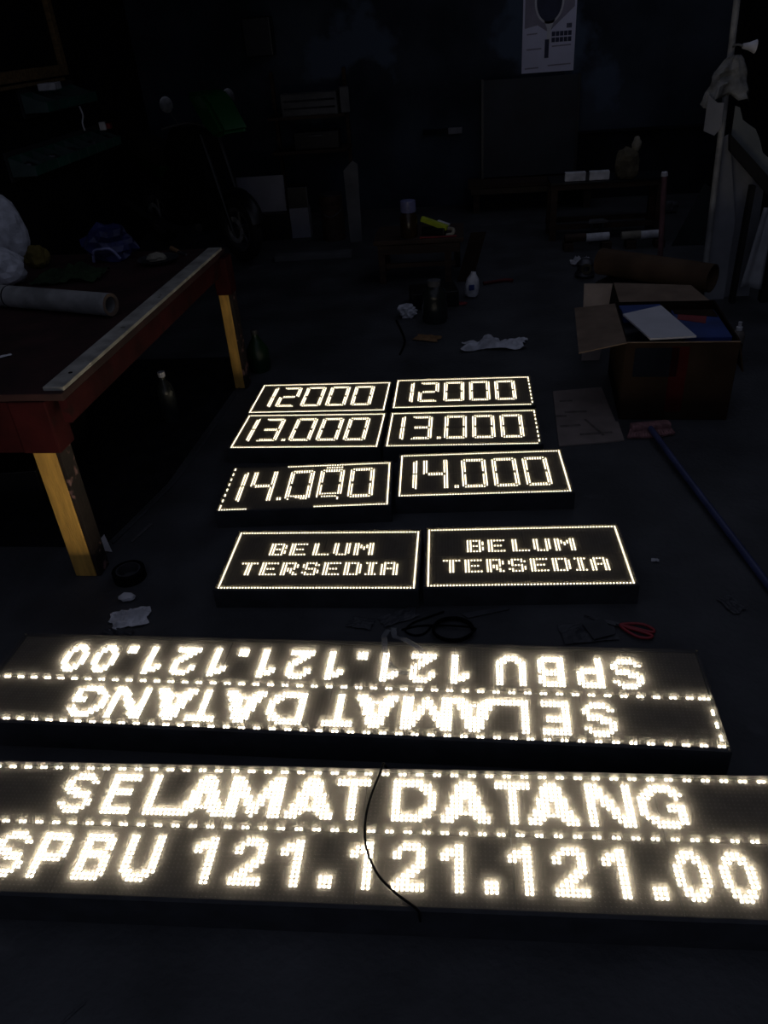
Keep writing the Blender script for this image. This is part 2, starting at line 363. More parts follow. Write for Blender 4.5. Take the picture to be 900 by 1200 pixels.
def frame_cells(W=64, H=32, skip=lambda u, v: False):
    L = [(u, v) for u in range(W) for v in (0, H - 1)] + [(u, v) for u in (0, W - 1) for v in range(1, H - 1)]
    return [c for c in L if not skip(*c)]
def small_sign(text, label, x, y, rz, skip=lambda u, v: False, garble=False):
    s = sign('price_led_sign' if text[0] == '1' else 'notice_led_sign', label, x, y, rz, 2, 2, ZS, 'small lit signs in pairs on the floor')
    W, H = 64, 32
    def put(nm, cells, lab): leds(s, nm, cells, W, H, ZS, M_LEDS, lab)
    put('lit_frame', frame_cells(skip=skip), 'thin glowing border')
    if text == 'BELUM':
        for ch, u in zip('BELUM', (13, 20, 28, 35, 42)): put('lit_letter', glyph(F7[ch], u, 7), 'glowing letter ' + ch)
        for ch, u in zip('TERSEDIA', (5, 12, 19, 26, 33, 40, 47, 52)): put('lit_letter', glyph(F7[ch], u, 18), 'glowing letter ' + ch)
        return s
    if text == '12000': lay, v0 = [('1', 7), ('2', 11), ('0', 23), ('0', 35), ('0', 47)], 4
    else:
        lay, v0 = [('1', 5), (text[1], 9), ('0', 24), ('0', 36), ('0', 48)], 5 if text[1] == '4' else 4
        if garble: v0 = 4
        put('lit_dot', [(u, v) for u in (21, 22) for v in (v0 + 20, v0 + 21)], 'glowing dot')
    for k, (ch, u) in enumerate(lay):
        c = set(seg7(ch, u, v0))
        if garble and k == 2: c = {(a, d) for a, d in c if d < v0 + 19 or a < u + 2 or a > u + 7} | {(a, v0 + 19) for a in range(u + 1, u + 8)} | {(a, v0 + 20) for a in range(u + 4, u + 9)} | {(u + 6, v0 + 21), (u + 7, v0 + 21)}
        if garble and k == 3: c = {(a, d) for a, d in c if d < v0 + 19} | {(a, v0 - 2) for a in range(u + 2, u + 9)} | {(a, v0 + 18) for a in range(u + 2, u + 8)} | {(a, v0 + 20) for a in range(u + 2, u + 8)} | {(u, v0 + 18), (u, v0 + 19), (u, v0 + 20), (u + 9, v0 + 18), (u + 8, v0 + 21), (u + 8, v0 + 22)}
        put('lit_digit', sorted(c), 'glowing digit ' + ch)
    return s
dash_right = lambda u, v: u == 63 and 2 < v and (v % 4) > 1
small_sign('12000', 'left one of the two 12000 price signs, farthest row', -.6876, 3.3553, R(-.77))
small_sign('12000', 'right one of the two 12000 price signs, farthest row', -.0140, 3.3720, R(-.08), dash_right)
small_sign('13.000', 'left one of the two 13.000 price signs', -.6854, 3.0042, R(-1.46))
small_sign('13.000', 'right one of the two 13.000 price signs', -.0142, 2.9966, R(-.22), dash_right)
def broken(u, v):
    if u == 0: return v % 4 > 1 and v < 30
    if v == 0: return u < 22
    if v == 31: return 10 < u < 36
    return False
small_sign('14.000', 'left 14.000 price sign with garbled digits and broken border', -.6142, 2.5264, R(2.73), broken, True)
small_sign('14.000', 'right 14.000 price sign with clean digits and full border', .0601, 2.6068, R(1.82))
small_sign('BELUM', 'left one of the two BELUM TERSEDIA signs', -.4826, 2.0456, R(.02))
small_sign('BELUM', 'right one of the two BELUM TERSEDIA signs', .1882, 2.0627, R(1.33))

# ------------------------------------------------------------------ cables, tape and litter around the signs
b = B(); tube(b, [(-.185, 1.22, .004), (-.20, 1.196, .090), (-.204, 1.175, .1005), (-.226, 1.073, .1005), (-.223, .988, .1005), (-.195, .921, .1005), (-.153, .877, .1005), (-.107, .846, .0975), (-.101, .8375, .085), (-.100, .8368, .070)], .0028)
tag(obj('black_wire', b, M_CABLE, smooth=True), 'thin black wire arching across the nearest long sign', 'wire')
b = B()
def band(bm, pts, w, th=.0012):
    Q = smooth_path(pts, 6); prev = None
    for i, p in enumerate(Q):
        d = (Q[min(i + 1, len(Q) - 1)] - Q[max(i - 1, 0)]); n = Vector((-d.y, d.x, 0)).normalized() * w / 2
        cur = [bm.verts.new(p + n), bm.verts.new(p - n), bm.verts.new(p - n - Vector((0, 0, th))), bm.verts.new(p + n - Vector((0, 0, th)))]
        if prev:
            for k in range(4): bm.faces.new((prev[k], prev[(k + 1) % 4], cur[(k + 1) % 4], cur[k]))
        else: bm.faces.new(cur[::-1])
        prev = cur
    bm.faces.new(prev)
band(b, [(-.24, 1.76, .012), (-.245, 1.69, .05), (-.235, 1.62, .098), (-.225, 1.55, .099), (-.20, 1.505, .100), (-.165, 1.488, .101), (-.13, 1.51, .101), (-.122, 1.56, .100), (-.15, 1.60, .099), (-.185, 1.64, .085), (-.215, 1.70, .04), (-.225, 1.77, .012)], .016)
tag(obj('clear_strap', b, M_TAPE), 'curled translucent packing strap looped over the upside-down sign', 'strap')
def coil(bm, c, rx, ry, turns, r, seed):
    pts = []
    for i in range(turns * 10 + 1):
        a = 2 * math.pi * i / 10; k = 1 + .09 * noise.noise(Vector((i * .37, seed, 0)))
        pts.append((c[0] + rx * k * math.cos(a), c[1] + ry * k * math.sin(a), c[2] + r + r * 1.6 * (i / 10)))
    pts += [(c[0] - rx * 1.4, c[1] + ry * .5, c[2] + r), (c[0] - rx * 2.6, c[1] + ry * .1, c[2] + r)]
    tube(bm, pts, r, 6, 4)
b = B(); coil(b, (-.045, 1.765, 0), .06, .052, 3, .0032, 2)
tag(obj('cable_coil', b, M_CABLE, smooth=True), 'small black cable coil behind the upside-down long sign', 'cable')
b = B(); tube(b, [(-.075, 1.855, .004), (-.12, 1.83, .004), (-.17, 1.80, .004), (-.19, 1.765, .004), (-.16, 1.745, .004), (-.13, 1.755, .004), (-.11, 1.79, .004)], .003, 6)
tag(obj('black_lead', b, M_CABLE, smooth=True), 'short black lead lying left of the cable coil', 'cable')
b = B(); quad_slab(b, [(-.02, 1.845, .003), (.115, 1.882, .003), (.13, 1.868, .003), (.0, 1.825, .003)], .0015)
tag(obj('plastic_strip', b, M_SCAN), 'pale flat plastic strip in front of the right BELUM sign', 'strip')
b = B(); crumple(b, .12, .055, .010, 5, 10); o = tag(obj('clear_wrapper', b, M_SCAN, loc=(-.215, 1.83, 0), rz=.5), 'small crumpled clear wrapper under the black lead', 'wrapper')
b = B(); crumple(b, .08, .05, .006, 9, 10); tag(obj('film_wrapper', b, M_SCAN, loc=(-.33, 1.80, 0), rz=-.2), 'dull film wrapper in front of the left BELUM sign', 'wrapper')
# scissors / red-handled cutter
s = thing('scissors', 'red handled scissors behind the upside-down long sign', 'scissors', (.455, 1.79, .0), R(-24))
b = B(); prism(b, [(-.115, .004), (-.02, .012), (.005, .004), (-.02, -.002)], .003, Matrix.Translation((0, 0, .003))); obj('blade', b, M_STEEL, s)
b = B(); prism(b, [(-.112, -.006), (-.02, .002), (.005, -.004), (-.02, -.010)], .003, Matrix.Translation((0, 0, .0065))); obj('blade', b, M_STEEL, s)
for sg in (1, -1):
    b = B(); tube(b, [(-.005, 0, .008), (.02, .018 * sg, .008), (.055, .03 * sg, .008), (.085, .022 * sg, .008), (.09, .008 * sg, .008), (.06, .004 * sg, .008), (.025, .003 * sg, .008)], .0045, 8, 6, True)
    obj('handle', b, M_REDH, s, True)
b = B(); cyl(b, (-.012, 0, .003), (-.012, 0, .0125), .005, n=10); obj('pivot', b, M_STEEL, s)
s = thing('plastic_packet', 'clear packet holding a dark card beside the red scissors', 'packet', (.355, 1.765, 0), .15)
b = B(); crumple(b, .16, .09, .008, 14, 12, .1); obj('film', b, M_SCAN, s)
b = B(); box(b, (.03, 0, .013), (.07, .075, .002), .2); obj('card', b, M_BLACK, s)
# papers and small litter by the bench
b = B(); crumple(b, .13, .085, .022, 21, 12, .35); tag(obj('crumpled_paper', b, M_PAPER, loc=(-1.085, 1.815, 0), rz=.3), 'crumpled white paper scrap on the floor left of the signs', 'paper')
b = B(); crumple(b, .10, .05, .01, 33, 10, .3); tag(obj('grey_paper', b, M_SCAN, loc=(-1.10, 1.745, 0), rz=-.3), 'dull grey paper scrap in front of the crumpled white one', 'paper')
b = B(); lump(b, (0, 0, .012), (.028, .018, .013), 4, .2); tag(obj('paper_ball', b, M_PAPER, loc=(-1.13, 1.915, 0)), 'tiny paper ball beside the tape roll', 'paper')
b = B(); pipe(b, (-1.165, 2.035, .001), (-1.165, 2.035, .036), .056, .042); s = thing('tape_roll', 'black roll of tape on the floor near the bench leg', 'tape roll')
obj('tape', b, M_CABLE, s, True); b = B(); pipe(b, (-1.165, 2.035, .0012), (-1.165, 2.035, .0372), .0418, .037); obj('core', b, M_SCAN, s, True)
b = B(); quad_slab(b, [(-1.372, 2.20, .004), (-1.29, 2.185, .004), (-1.345, 2.262, .03)], .0015); tag(obj('paper_triangle', b, M_PAPER), 'small white triangular paper scrap behind the bench leg', 'paper')
b = B(); quad_slab(b, [(-1.245, 2.25, .003), (-1.215, 2.37, .003), (-1.20, 2.368, .003), (-1.235, 2.245, .003)], .0015); tag(obj('wood_chip', b, M_GREY), 'thin pale sliver lying beside the white paper triangle', 'scrap')
b = B(); tube(b, [(-1.175, 3.70, .006), (-1.185, 3.2, .006), (-1.205, 2.75, .006), (-1.25, 2.5, .006), (-1.31, 2.24, .006)], .005, 6)
tag(obj('floor_cable', b, M_SCAN, smooth=True), 'grey cable running along the floor between the bench legs', 'cable')
for i, (x, y, s_, lab) in enumerate([(-.10, 2.335, .03, 'small torn film scrap between the 14.000 and BELUM signs'), (.48, 2.10, .022, 'tiny pale scrap just right of the right BELUM sign'), (.80, 1.895, .05, 'loose metal filings patch on the floor near the blue broom handle'), (.62, 2.12, .016, 'tiny white chip on the open floor right of the signs')]):
    b = B(); crumple(b, s_ * 1.6, s_, .008, 40 + i, 8, .4); tag(obj('floor_scrap', b, M_SCAN if i in (0, 2) else M_PAPER, loc=(x, y, 0), rz=i), lab, 'scrap')

# ------------------------------------------------------------------ red work bench on yellow legs
s = thing('work_bench', 'dark red work bench with yellow wooden legs', 'bench', (-1.772, 2.89, 0), -.029)
bx0, bx1, by0, by1 = -.72, .60, -.85, .85
b = B(); box(b, ((bx0 + bx1) / 2, 0, .688), (bx1 - bx0, by1 - by0, .024), bev=.003); obj('top', b, M_REDTOP, s)
b = B(); box(b, (bx1 - .012, 0, .638), (.024, by1 - by0 - .02, .076)); obj('side_apron', b, M_RED, s)
b = B(); box(b, ((bx0 + bx1) / 2 - .06, by0 + .012, .588), (bx1 - bx0 - .22, .024, .172)); obj('front_apron', b, M_RED, s)
b = B(); box(b, ((bx0 + bx1) / 2, by1 - .012, .61), (bx1 - bx0 - .10, .024, .128)); obj('rear_apron', b, M_RED, s)
for (lx, ly) in ((bx1 - .116, by0 + .055), (bx1 - .002, by1 - .045), (bx0 + .05, by0 + .045), (bx0 + .05, by1 - .045)):
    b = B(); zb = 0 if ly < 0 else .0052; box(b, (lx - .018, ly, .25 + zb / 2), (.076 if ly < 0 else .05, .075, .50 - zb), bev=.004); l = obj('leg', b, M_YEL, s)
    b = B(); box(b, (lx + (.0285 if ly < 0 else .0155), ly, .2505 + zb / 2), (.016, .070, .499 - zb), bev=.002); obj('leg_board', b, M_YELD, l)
    b = B(); box(b, (lx - .006, ly - .012, .588), (.125 if ly < 0 else .075, .096, .176), bev=.006); obj('corner_block', b, M_RED, s)
b = B(); box(b, (bx1 - .034, -.01, .7065), (.066, 1.64, .013), bev=.002); obj('edge_strip', b, M_ALU, s)
b = B(); cyl(b, (bx1 - .03, -.72, .7125), (bx1 - .03, -.72, .7142), .007, n=10); obj('screw', b, M_CABLE, s)
# things on the bench
s = thing('paper_roll', 'pale cardboard tube lying on the red bench', 'tube', (0, 0, 0))
b = B(); pipe(b, (-1.315, 2.735, .745), (-2.35, 3.09, .745), .042, .030, 28); obj('roll', b, M_PVC, s, True)
b = B(); pipe(b, (-1.3135, 2.7345, .745), (-1.322, 2.7374, .745), .0415, .0295, 28); obj('rim', b, M_CARD, s, True)
b = B(); pipe(b, (-1.80, 2.9015, .745), (-1.806, 2.9036, .745), .0426, .0415, 28); obj('band', b, M_CABLE, s, True)
b = B(); lump(b, (0, 0, .14), (.13, .08, .17), 3, .16, 1.6); tag(obj('white_sack', b, M_WHITE2, loc=(-2.20, 3.64, .700)), 'tall white sack on the far left bench corner', 'sack')
b = B(); lump(b, (0, 0, .07), (.13, .08, .085), 8, .25, 1.4); tag(obj('white_bag', b, M_WHITE2, loc=(-2.03, 3.24, .700)), 'low crumpled white bag behind the cardboard tube', 'bag')
b = B(); lump(b, (0, 0, .045), (.055, .045, .055), 5, .3); tag(obj('mustard_cloth', b, M_OLIVE, loc=(-1.99, 3.52, .700)), 'small mustard cloth bundle beside the white sack', 'cloth')
b = B(); lump(b, (0, 0, .072), (.115, .08, .088), 12, .4, 1.9); s = thing('blue_bag', 'crumpled blue plastic bag on the far end of the bench', 'bag', (-1.66, 3.60, .700)); obj('film', b, M_NAVY, s)
b = B(); tube(b, [(-.06, -.08, .012), (-.045, -.085, .06), (0, -.09, .07), (.04, -.085, .065), (.07, -.075, .02)], .007, 6); obj('handle', b, M_BLUEW, s, True)
s = thing('metal_dish', 'shallow metal dish with a cloth on the bench', 'dish', (-1.40, 3.50, .700))
b = B(); lathe(b, [(.05, 0), (.085, .012), (.095, .022), (.09, .022), (.078, .012), (.01, .006)], n=24); obj('dish', b, M_STEEL, s, True)
b = B(); lump(b, (-.01, .0, .025), (.045, .03, .02), 15, .35); obj('cloth', b, M_TAN, s)
b = B(); cyl(b, (-1.36, 3.665, .706), (-1.30, 3.60, .706), .006, n=8); s = thing('screwdriver', 'thin tool lying beside the metal dish', 'tool'); obj('shaft', b, M_CHROME, s)
b = B(); cyl(b, (-1.41, 3.72, .711), (-1.36, 3.665, .707), .011, .009, n=10); obj('grip', b, M_ORANGE, s)
b = B(); crumple(b, .30, .20, .05, 51, 12, .3); tag(obj('green_netting', b, mat('green_net', (.012, .03, .010), .9, .5, 20), loc=(-1.74, 3.30, .700)), 'dark green netting heap on the bench', 'netting')
b = B(); crumple(b, .06, .02, .004, 52, 8, .3); tag(obj('bench_scrap', b, M_PAPER, loc=(-1.55, 2.34, .700), rz=.7), 'tiny white sliver on the red bench top', 'scrap')
# under the bench
s = thing('water_bottle', 'clear plastic bottle standing under the bench', 'bottle', (-1.42, 3.28, 0))
b = B(); lathe(b, [(.04, 0), (.043, .02), (.042, .15), (.034, .19), (.015, .215), (.015, .235)], n=18); obj('body', b, M_DGLASS, s, True)
b = B(); lathe(b, [(.017, .232), (.017, .255), (.004, .256)], n=14); obj('cap', b, M_WHITE2, s, True)
b = B(); lathe(b, [(.055, 0), (.06, .02), (.06, .12), (.03, .17), (.018, .19), (.018, .21)], n=18); s = thing('green_bottle', 'green bottle on the floor behind the bench leg', 'bottle', (-1.12, 3.90, 0)); obj('body', b, M_DKGREEN, s, True)
b = B(); lathe(b, [(.020, .205), (.020, .23), (.004, .231)], n=14); obj('cap', b, M_BLACK, s, True)
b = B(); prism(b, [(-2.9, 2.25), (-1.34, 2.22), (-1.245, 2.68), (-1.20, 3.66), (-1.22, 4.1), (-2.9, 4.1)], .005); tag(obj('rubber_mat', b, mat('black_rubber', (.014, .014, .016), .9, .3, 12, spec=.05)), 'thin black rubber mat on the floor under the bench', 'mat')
for x, y, r_, lab in ((-.765, .665, .9, 'thin pale scratch-like sliver on the floor at the near left'), (-.60, .615, 1.5, 'short pale sliver lying nearest the camera')):
    b = B(); crumple(b, .05, .006, .003, 60 + x, 6, .3, .002); tag(obj('pale_sliver', b, M_SCAN, loc=(x, y, 0), rz=r_), lab, 'scrap')
b = B(); box(b, (-1.95, 2.75, .095), (.5, .6, .18), .1, bev=.004); tag(obj('stored_crate', b, M_MBLACK), 'black crate stored under the red bench', 'crate')

# ------------------------------------------------------------------ left wall: frame and green part bins
s = thing('window_frame', 'old brown wooden frame hung high on the left wall', 'frame', (XL + .001, 5.98, 1.385))
for c, sz in (((.02, .45, .60), (.04, .07, 1.2)), ((.02, -.12, .035), (.04, 1.07, .07)), ((.02, -.62, .60), (.04, .07, 1.2)), ((.02, -.12, 1.165), (.04, 1.07, .07))):
    b = B(); box(b, c, sz, bev=.004); obj('rail', b, M_WOODF, s)
b = B(); box(b, (.008, -.12, .6), (.012, 1.0, 1.1)); obj('panel', b, M_MBLACK, s)
b = B(); box(b, (.03, -.15, -.022), (.06, 1.0, .02)); obj('ledge', b, M_WOODF, s)
M_DIV = mat('grey_green_divider', (.07, .115, .11), .6, .2, 8)
def bin_row(y0, n, z, label, contents):
    s = thing('bin_rack', label, 'storage rack', (XL + .001, y0, z), 0, 'green part bins on the left wall')
    b = B(); box(b, (.006, n * .085, .06), (.012, n * .17 + .02, .18)); obj('rail', b, M_BLACK, s)
    for k in range(n):
        yc = (k + .5) * .17; b = B()
        box(b, (.10, yc, .004), (.17, .155, .006)); box(b, (.018, yc, .06), (.006, .155, .12))
        box(b, (.184, yc, .032), (.006, .155, .06))
        o = obj('bin', b, M_GREEN, s)
        for sy in (-1, 1):
            b = B(); prism(b, [(.016, .0), (.186, .0), (.186, .06), (.14, .07), (.016, .12)], .004, Matrix.Translation((0, yc + sy * .0795 + .002, 0)) @ Matrix.Rotation(R(90), 4, 'X')); obj('divider', b, M_DIV, o)
        if contents and k % 2 == 0:
            b = B(); lump(b, (.10, yc, .035), (.06, .06, .04), k + z, .4); obj('parts', b, M_STEEL, o)
    return s
bin_row(5.68, 5, 1.195, 'upper short row of green plastic bins on left wall', False)
bin_row(5.28, 9, .855, 'lower long row of green plastic bins, full of small parts', True)
b = B(); box(b, (XL + .12, 5.93, 1.339), (.12, .17, .044), .2, bev=.004); tag(obj('white_carton', b, M_PAPER), 'small white carton lying on the upper green bins', 'carton')
b = B(); tube(b, [(XL + .2, 6.15, 1.190), (XL + .205, 6.16, 1.13), (XL + .20, 6.13, 1.08), (XL + .205, 6.13, 1.03)], .006, 6); tag(obj('hanging_string', b, M_PAPER, smooth=True), 'short pale cord hanging below the upper bins', 'cord')
b = B(); box(b, (XL + .12, 6.66, 1.008), (.05, .05, .06), .3, bev=.003); tag(obj('white_adapter', b, M_WHITE2), 'small white adapter on the lower green bins', 'adapter')
b = B(); box(b, (XL + .12, 6.75, .998), (.06, .06, .04), .1, bev=.003); tag(obj('red_part_box', b, M_REDP), 'small dark red box at the end of the lower bins', 'box')

# ------------------------------------------------------------------ motorcycle
hd = math.atan2(-.643, .766)
s = thing('motorcycle', 'dark motorcycle with a green front cowl parked at the back left', 'motorcycle', (-1.77 - .60 * .766, 6.25 + .60 * .643, 0), hd)
for wx, nm in ((.60, 'front_wheel'), (-.62, 'rear_wheel')):
    b = B(); n = 36; Rw, rw = .205, .045; rings = []
    for i in range(n):
        a = 2 * math.pi * i / n; rings.append([b.verts.new((wx + (Rw + rw * math.cos(k * math.pi / 4)) * math.cos(a), rw * math.sin(k * math.pi / 4) * 1.1, .25 + (Rw + rw * math.cos(k * math.pi / 4)) * math.sin(a))) for k in range(8)])
    for i in range(n):
        for k in range(8): b.faces.new((rings[i][k], rings[(i + 1) % n][k], rings[(i + 1) % n][(k + 1) % 8], rings[i][(k + 1) % 8]))
    wo = obj(nm, b, M_TYRE, s, True)
    b = B(); pipe(b, (wx, -.03, .25), (wx, .03, .25), .168, .145, 30); obj('rim', b, mat('grey_rim', (.06, .06, .065), .5, .3, 10), wo, True)
    b = B(); cyl(b, (wx, -.045, .25), (wx, .045, .25), .032, n=16); obj('hub', b, M_STEEL, wo)
    for k in range(5):
        a = 2 * math.pi * k / 5 + .3; b = B(); cyl(b, (wx + .02 * math.cos(a), 0, .25 + .02 * math.sin(a)), (wx + .15 * math.cos(a), 0, .25 + .15 * math.sin(a)), .016, .012, 8); obj('spoke', b, M_STEEL, wo)
    b = B(); pipe(b, (wx, -.052, .25), (wx, -.047, .25), .10, .065, 30); obj('brake_disc', b, mat('worn_disc', (.26, .26, .27), .5, .5, 25), wo, True)
b = B()                                               # front mudguard
pr = []
for i in range(13):
    a = R(10 + i * 12); pr.append([(.60 + r * math.cos(a), yy, .27 + r * math.sin(a)) for r, yy in ((.265, -.062), (.285, -.04), (.29, 0), (.285, .04), (.265, .062))])
V = [[b.verts.new(p) for p in q] for q in pr]; V2 = [[b.verts.new((p[0] * .985 + .009, p[1] * .94, p[2] * .985)) for p in q] for q in pr]
for i in range(12):
    for k in range(4): b.faces.new((V[i][k], V[i + 1][k], V[i + 1][k + 1], V[i][k + 1])); b.faces.new((V2[i][k], V2[i][k + 1], V2[i + 1][k + 1], V2[i + 1][k]))
    for k in (0, 4): b.faces.new((V[i][k], V2[i][k], V2[i + 1][k], V[i + 1][k]))
for i in (0, 12):
    for k in range(4): b.faces.new((V[i][k], V[i][k + 1], V2[i][k + 1], V2[i][k]))
obj('mudguard', b, M_MBLACK, s, True)
for sy in (-1, 1):
    b = B(); cyl(b, (.60, sy * .075, .25), (.38, sy * .075, .93), .018, .022, 12); obj('fork', b, M_MBLACK, s, True)
    b = B(); tube(b, [(.36, 0, .98), (.34, sy * .15, 1.02), (.28, sy * .34, 1.0)], .011, 8); obj('handlebar', b, M_BLACK, s, True)
    b = B(); tube(b, [(.33, sy * .22, 1.02), (.31, sy * .27, 1.12)], .005, 6); mi = obj('mirror', b, M_BLACK, s); b = B(); lathe(b, [(.02, -.012), (.05, -.006), (.055, .006), (.045, .008)], (.31, sy * .28, 1.155), 16, (1, 0, .1)); obj('mirror_glass', b, M_CHROME, mi, True)
def hull(bm, secs):                                    # loft of rectangular sections (x, halfwidth, z0, z1)
    V = []
    for x, hw, z0, z1 in secs: V.append([bm.verts.new((x, hw * c, z0 + (z1 - z0) * d)) for c, d in ((-.7, 0), (.7, 0), (1, .35), (1, .7), (.6, 1), (-.6, 1), (-1, .7), (-1, .35))])
    for a, c in zip(V, V[1:]):
        for k in range(8): bm.faces.new((a[k], a[(k + 1) % 8], c[(k + 1) % 8], c[k]))
    bm.faces.new(V[0][::-1]); bm.faces.new(V[-1])
b = B(); prism(b, [(.33, 1.215), (.52, 1.225), (.60, 1.17), (.76, .955), (.62, .915), (.50, .985)], .24, Matrix.Translation((0, .12, 0)) @ Matrix.Rotation(R(90), 4, 'X')); bmesh.ops.bevel(b, geom=list(b.edges), offset=.025, segments=2, affect='EDGES'); obj('front_cowl', b, M_GREENM, s, True)
b = B(); hull(b, [(.38, .10, .55, .92), (.25, .14, .55, .98), (0, .16, .62, .98), (-.15, .11, .62, .86)]); obj('fuel_tank', b, M_MBLACK, s, True)
b = B(); hull(b, [(-.10, .09, .68, .82), (-.35, .14, .68, .84), (-.7, .11, .72, .90), (-.85, .05, .78, .92)]); obj('seat', b, M_TYRE, s, True)
b = B(); hull(b, [(.32, .10, .22, .52), (.05, .15, .18, .60), (-.25, .15, .2, .62), (-.4, .08, .25, .5)]); obj('engine', b, M_MBLACK, s)
b = B(); tube(b, [(.2, -.13, .24), (-.1, -.15, .2), (-.45, -.17, .26), (-.85, -.18, .36)], .035, 10); obj('exhaust', b, M_STEEL, s, True)
b = B(); hull(b, [(-.30, .10, .55, .72), (-.7, .10, .62, .78), (-.92, .04, .72, .82)]); obj('tail_panel', b, M_DKGREEN, s, True)
b = B(); tube(b, [(-.1, .10, .22), (-.16, .2, .1), (-.2, .27, .006)], .01, 6); obj('kickstand', b, M_BLACK, s, True)

# ------------------------------------------------------------------ back left: shelf, cartons, planks
s = thing('hanging_shelf', 'dark wall shelf with two boards on the back left wall', 'shelf', (-1.40, 7.80, 0))
for z in (.885, .60):
    b = B(); box(b, (0, 0, z), (.70, .34, .025)); obj('shelf_board', b, M_WOOD, s)
for sx in (-.335, .335):
    b = B(); box(b, (sx, .14, .62), (.03, .04, 1.24)); obj('upright', b, M_WOOD, s)
s = thing('wire_tray', 'grey slatted plastic tray on the top wall shelf', 'tray', (-1.36, 7.74, .8975))
for sx in (-.24, .24): b = B(); box(b, (sx, 0, .09), (.02, .2, .18)); obj('end_panel', b, M_GREY, s)
for z in (.03, .09, .15):
    b = B(); box(b, (0, -.095, z), (.46, .01, .045)); obj('slat', b, M_GREY, s)
    b = B(); box(b, (0, .095, z), (.46, .01, .045)); obj('slat', b, M_GREY, s)
b = B(); box(b, (0, 0, .006), (.46, .18, .012)); obj('bottom', b, M_GREY, s)
b = B(); box(b, (-1.055, 7.74, 1.0), (.08, .14, .20), .2, bev=.004); tag(obj('grey_carton', b, M_GREY), 'narrow grey carton beside the slatted tray', 'carton')
s = thing('tool_case', 'dark tool case with a pale handle on the lower wall shelf', 'case', (-1.33, 7.74, .6135))
b = B(); box(b, (0, 0, .075), (.42, .2, .15), bev=.012); obj('body', b, M_MBLACK, s)
b = B(); tube(b, [(-.06, -.1, .115), (-.05, -.125, .12), (.05, -.125, .12), (.06, -.1, .115)], .007, 6); obj('handle', b, M_GREY, s)
b = B(); box(b, (-1.75, 7.02, .365), (.41, .03, .29), .05, rx=R(-6)); tag(obj('white_board', b, mat('dull_white_board', (.20, .20, .24), .6, .12, 5)), 'pale board leaning behind the motorcycle wheel', 'board')
b = B(); box(b, (-1.75, 7.06, .11), (.46, .30, .22), .05, bev=.004); tag(obj('black_chest', b, M_MBLACK), 'low black chest under the pale leaning board', 'chest')
s = thing('white_carton', 'pale carton with a dark upper half standing beside the leaning board', 'carton', (-1.43, 7.02, 0), .08)
b = B(); box(b, (0, 0, .125), (.17, .16, .25), bev=.004); obj('body', b, mat('dull_white_board', (.2, .2, .24)), s)
b = B(); box(b, (0, 0, .335), (.168, .158, .17), bev=.004); obj('upper_box', b, M_MBLACK, s)
b = B(); box(b, (.086, -.083, .21), (.008, .008, .42)); obj('edge_strip', b, M_GREY, s)
s = thing('paint_tin', 'rusty dark tin standing right of the pale carton', 'tin', (-1.12, 6.85, 0))
b = B(); lathe(b, [(.10, 0), (.103, .01), (.10, .02), (.10, .34), (.104, .35), (.10, .36)], n=24); obj('body', b, M_WOOD, s, True)
b = B(); lathe(b, [(.095, .362), (.097, .372), (.02, .374)], n=24); obj('lid', b, M_STEEL, s, True)
b = B(); tube(b, [(-.10, 0, .30), (-.08, -.07, .24), (0, -.10, .2), (.08, -.07, .24), (.10, 0, .30)], .004, 6); obj('handle', b, M_STEEL, s)
b = B(); prism(b, [(-.05, 0), (.05, 0), (.06, .60), (.02, .63), (-.06, .56)], .02, Matrix.Translation((-.91, 6.70, 0)) @ Matrix.Rotation(.1, 4, 'Z') @ Matrix.Rotation(R(84), 4, 'X')); tag(obj('leaning_plank', b, M_GREY), 'short grey plank leaning upright beside the rusty tin', 'plank')
b = B(); box(b, (-1.20, 6.22, .022), (.62, .10, .044), .05, bev=.004); tag(obj('floor_plank', b, M_GREY), 'grey plank lying on the floor beside the motorcycle wheel', 'plank')
b = B(); box(b, (-1.79, 7.90, 1.52), (.25, .16, .3), .0, bev=.01); box(b, (-1.79, 7.985, 1.52), (.06, .03, .1)); tag(obj('meter_box', b, M_MBLACK), 'dark meter box high on the back wall', 'box')

# ------------------------------------------------------------------ back wall: poster, board, ledge
s = thing('racket_poster', 'pale poster of an electric racket on the back wall', 'poster', (.757, 7.995, 1.085))
b = B(); box(b, (0, 0, .33), (.455, .004, .66)); obj('sheet', b, mat('poster_paper', (.62, .62, .80), .6, .10, 3), s)
def flat(poly, y=-.0022, th=.0008): 
    bm = B(); prism(bm, poly, th, Matrix.Translation((0, y, 0)) @ Matrix.Rotation(R(90), 4, 'X')); return bm
M_PNAVY = mat('poster_navy', (.035, .04, .085), .6, .2, 8); M_PPALE = mat('poster_pale', (.62, .62, .68), .6, .1, 8); M_PSH = mat('poster_shade', (.27, .25, .33), .6, .15, 5)
obj('print_shade', flat([(-.21, .62), (-.21, .34), (-.10, .36), (.0, .30), (.04, .34), (.21, .48), (.21, .62)]), M_PSH, s)
ell = [(-.005 + .125 * math.cos(k * math.pi / 16), .53 + .165 * math.sin(k * math.pi / 16)) for k in range(32)]
ell2 = [(-.005 + .108 * math.cos(k * math.pi / 16), .53 + .148 * math.sin(k * math.pi / 16)) for k in range(32)]
ell2 = [(x, min(z, .655)) for x, z in ell2]; ell = [(x, min(z, .659)) for x, z in ell]
obj('racket_head', flat(ell, -.0031), M_PPALE, s); obj('racket_net', flat(ell2, -.004), M_PNAVY, s)
obj('racket_handle', flat([(-.05, .40), (.05, .40), (.018, .33), (.014, .22), (-.016, .22), (-.018, .33)], -.0031), M_PPALE, s)
obj('racket_grip', flat([(-.032, .25), (.004, .25), (.004, .11), (-.032, .11)], -.004), M_PNAVY, s)
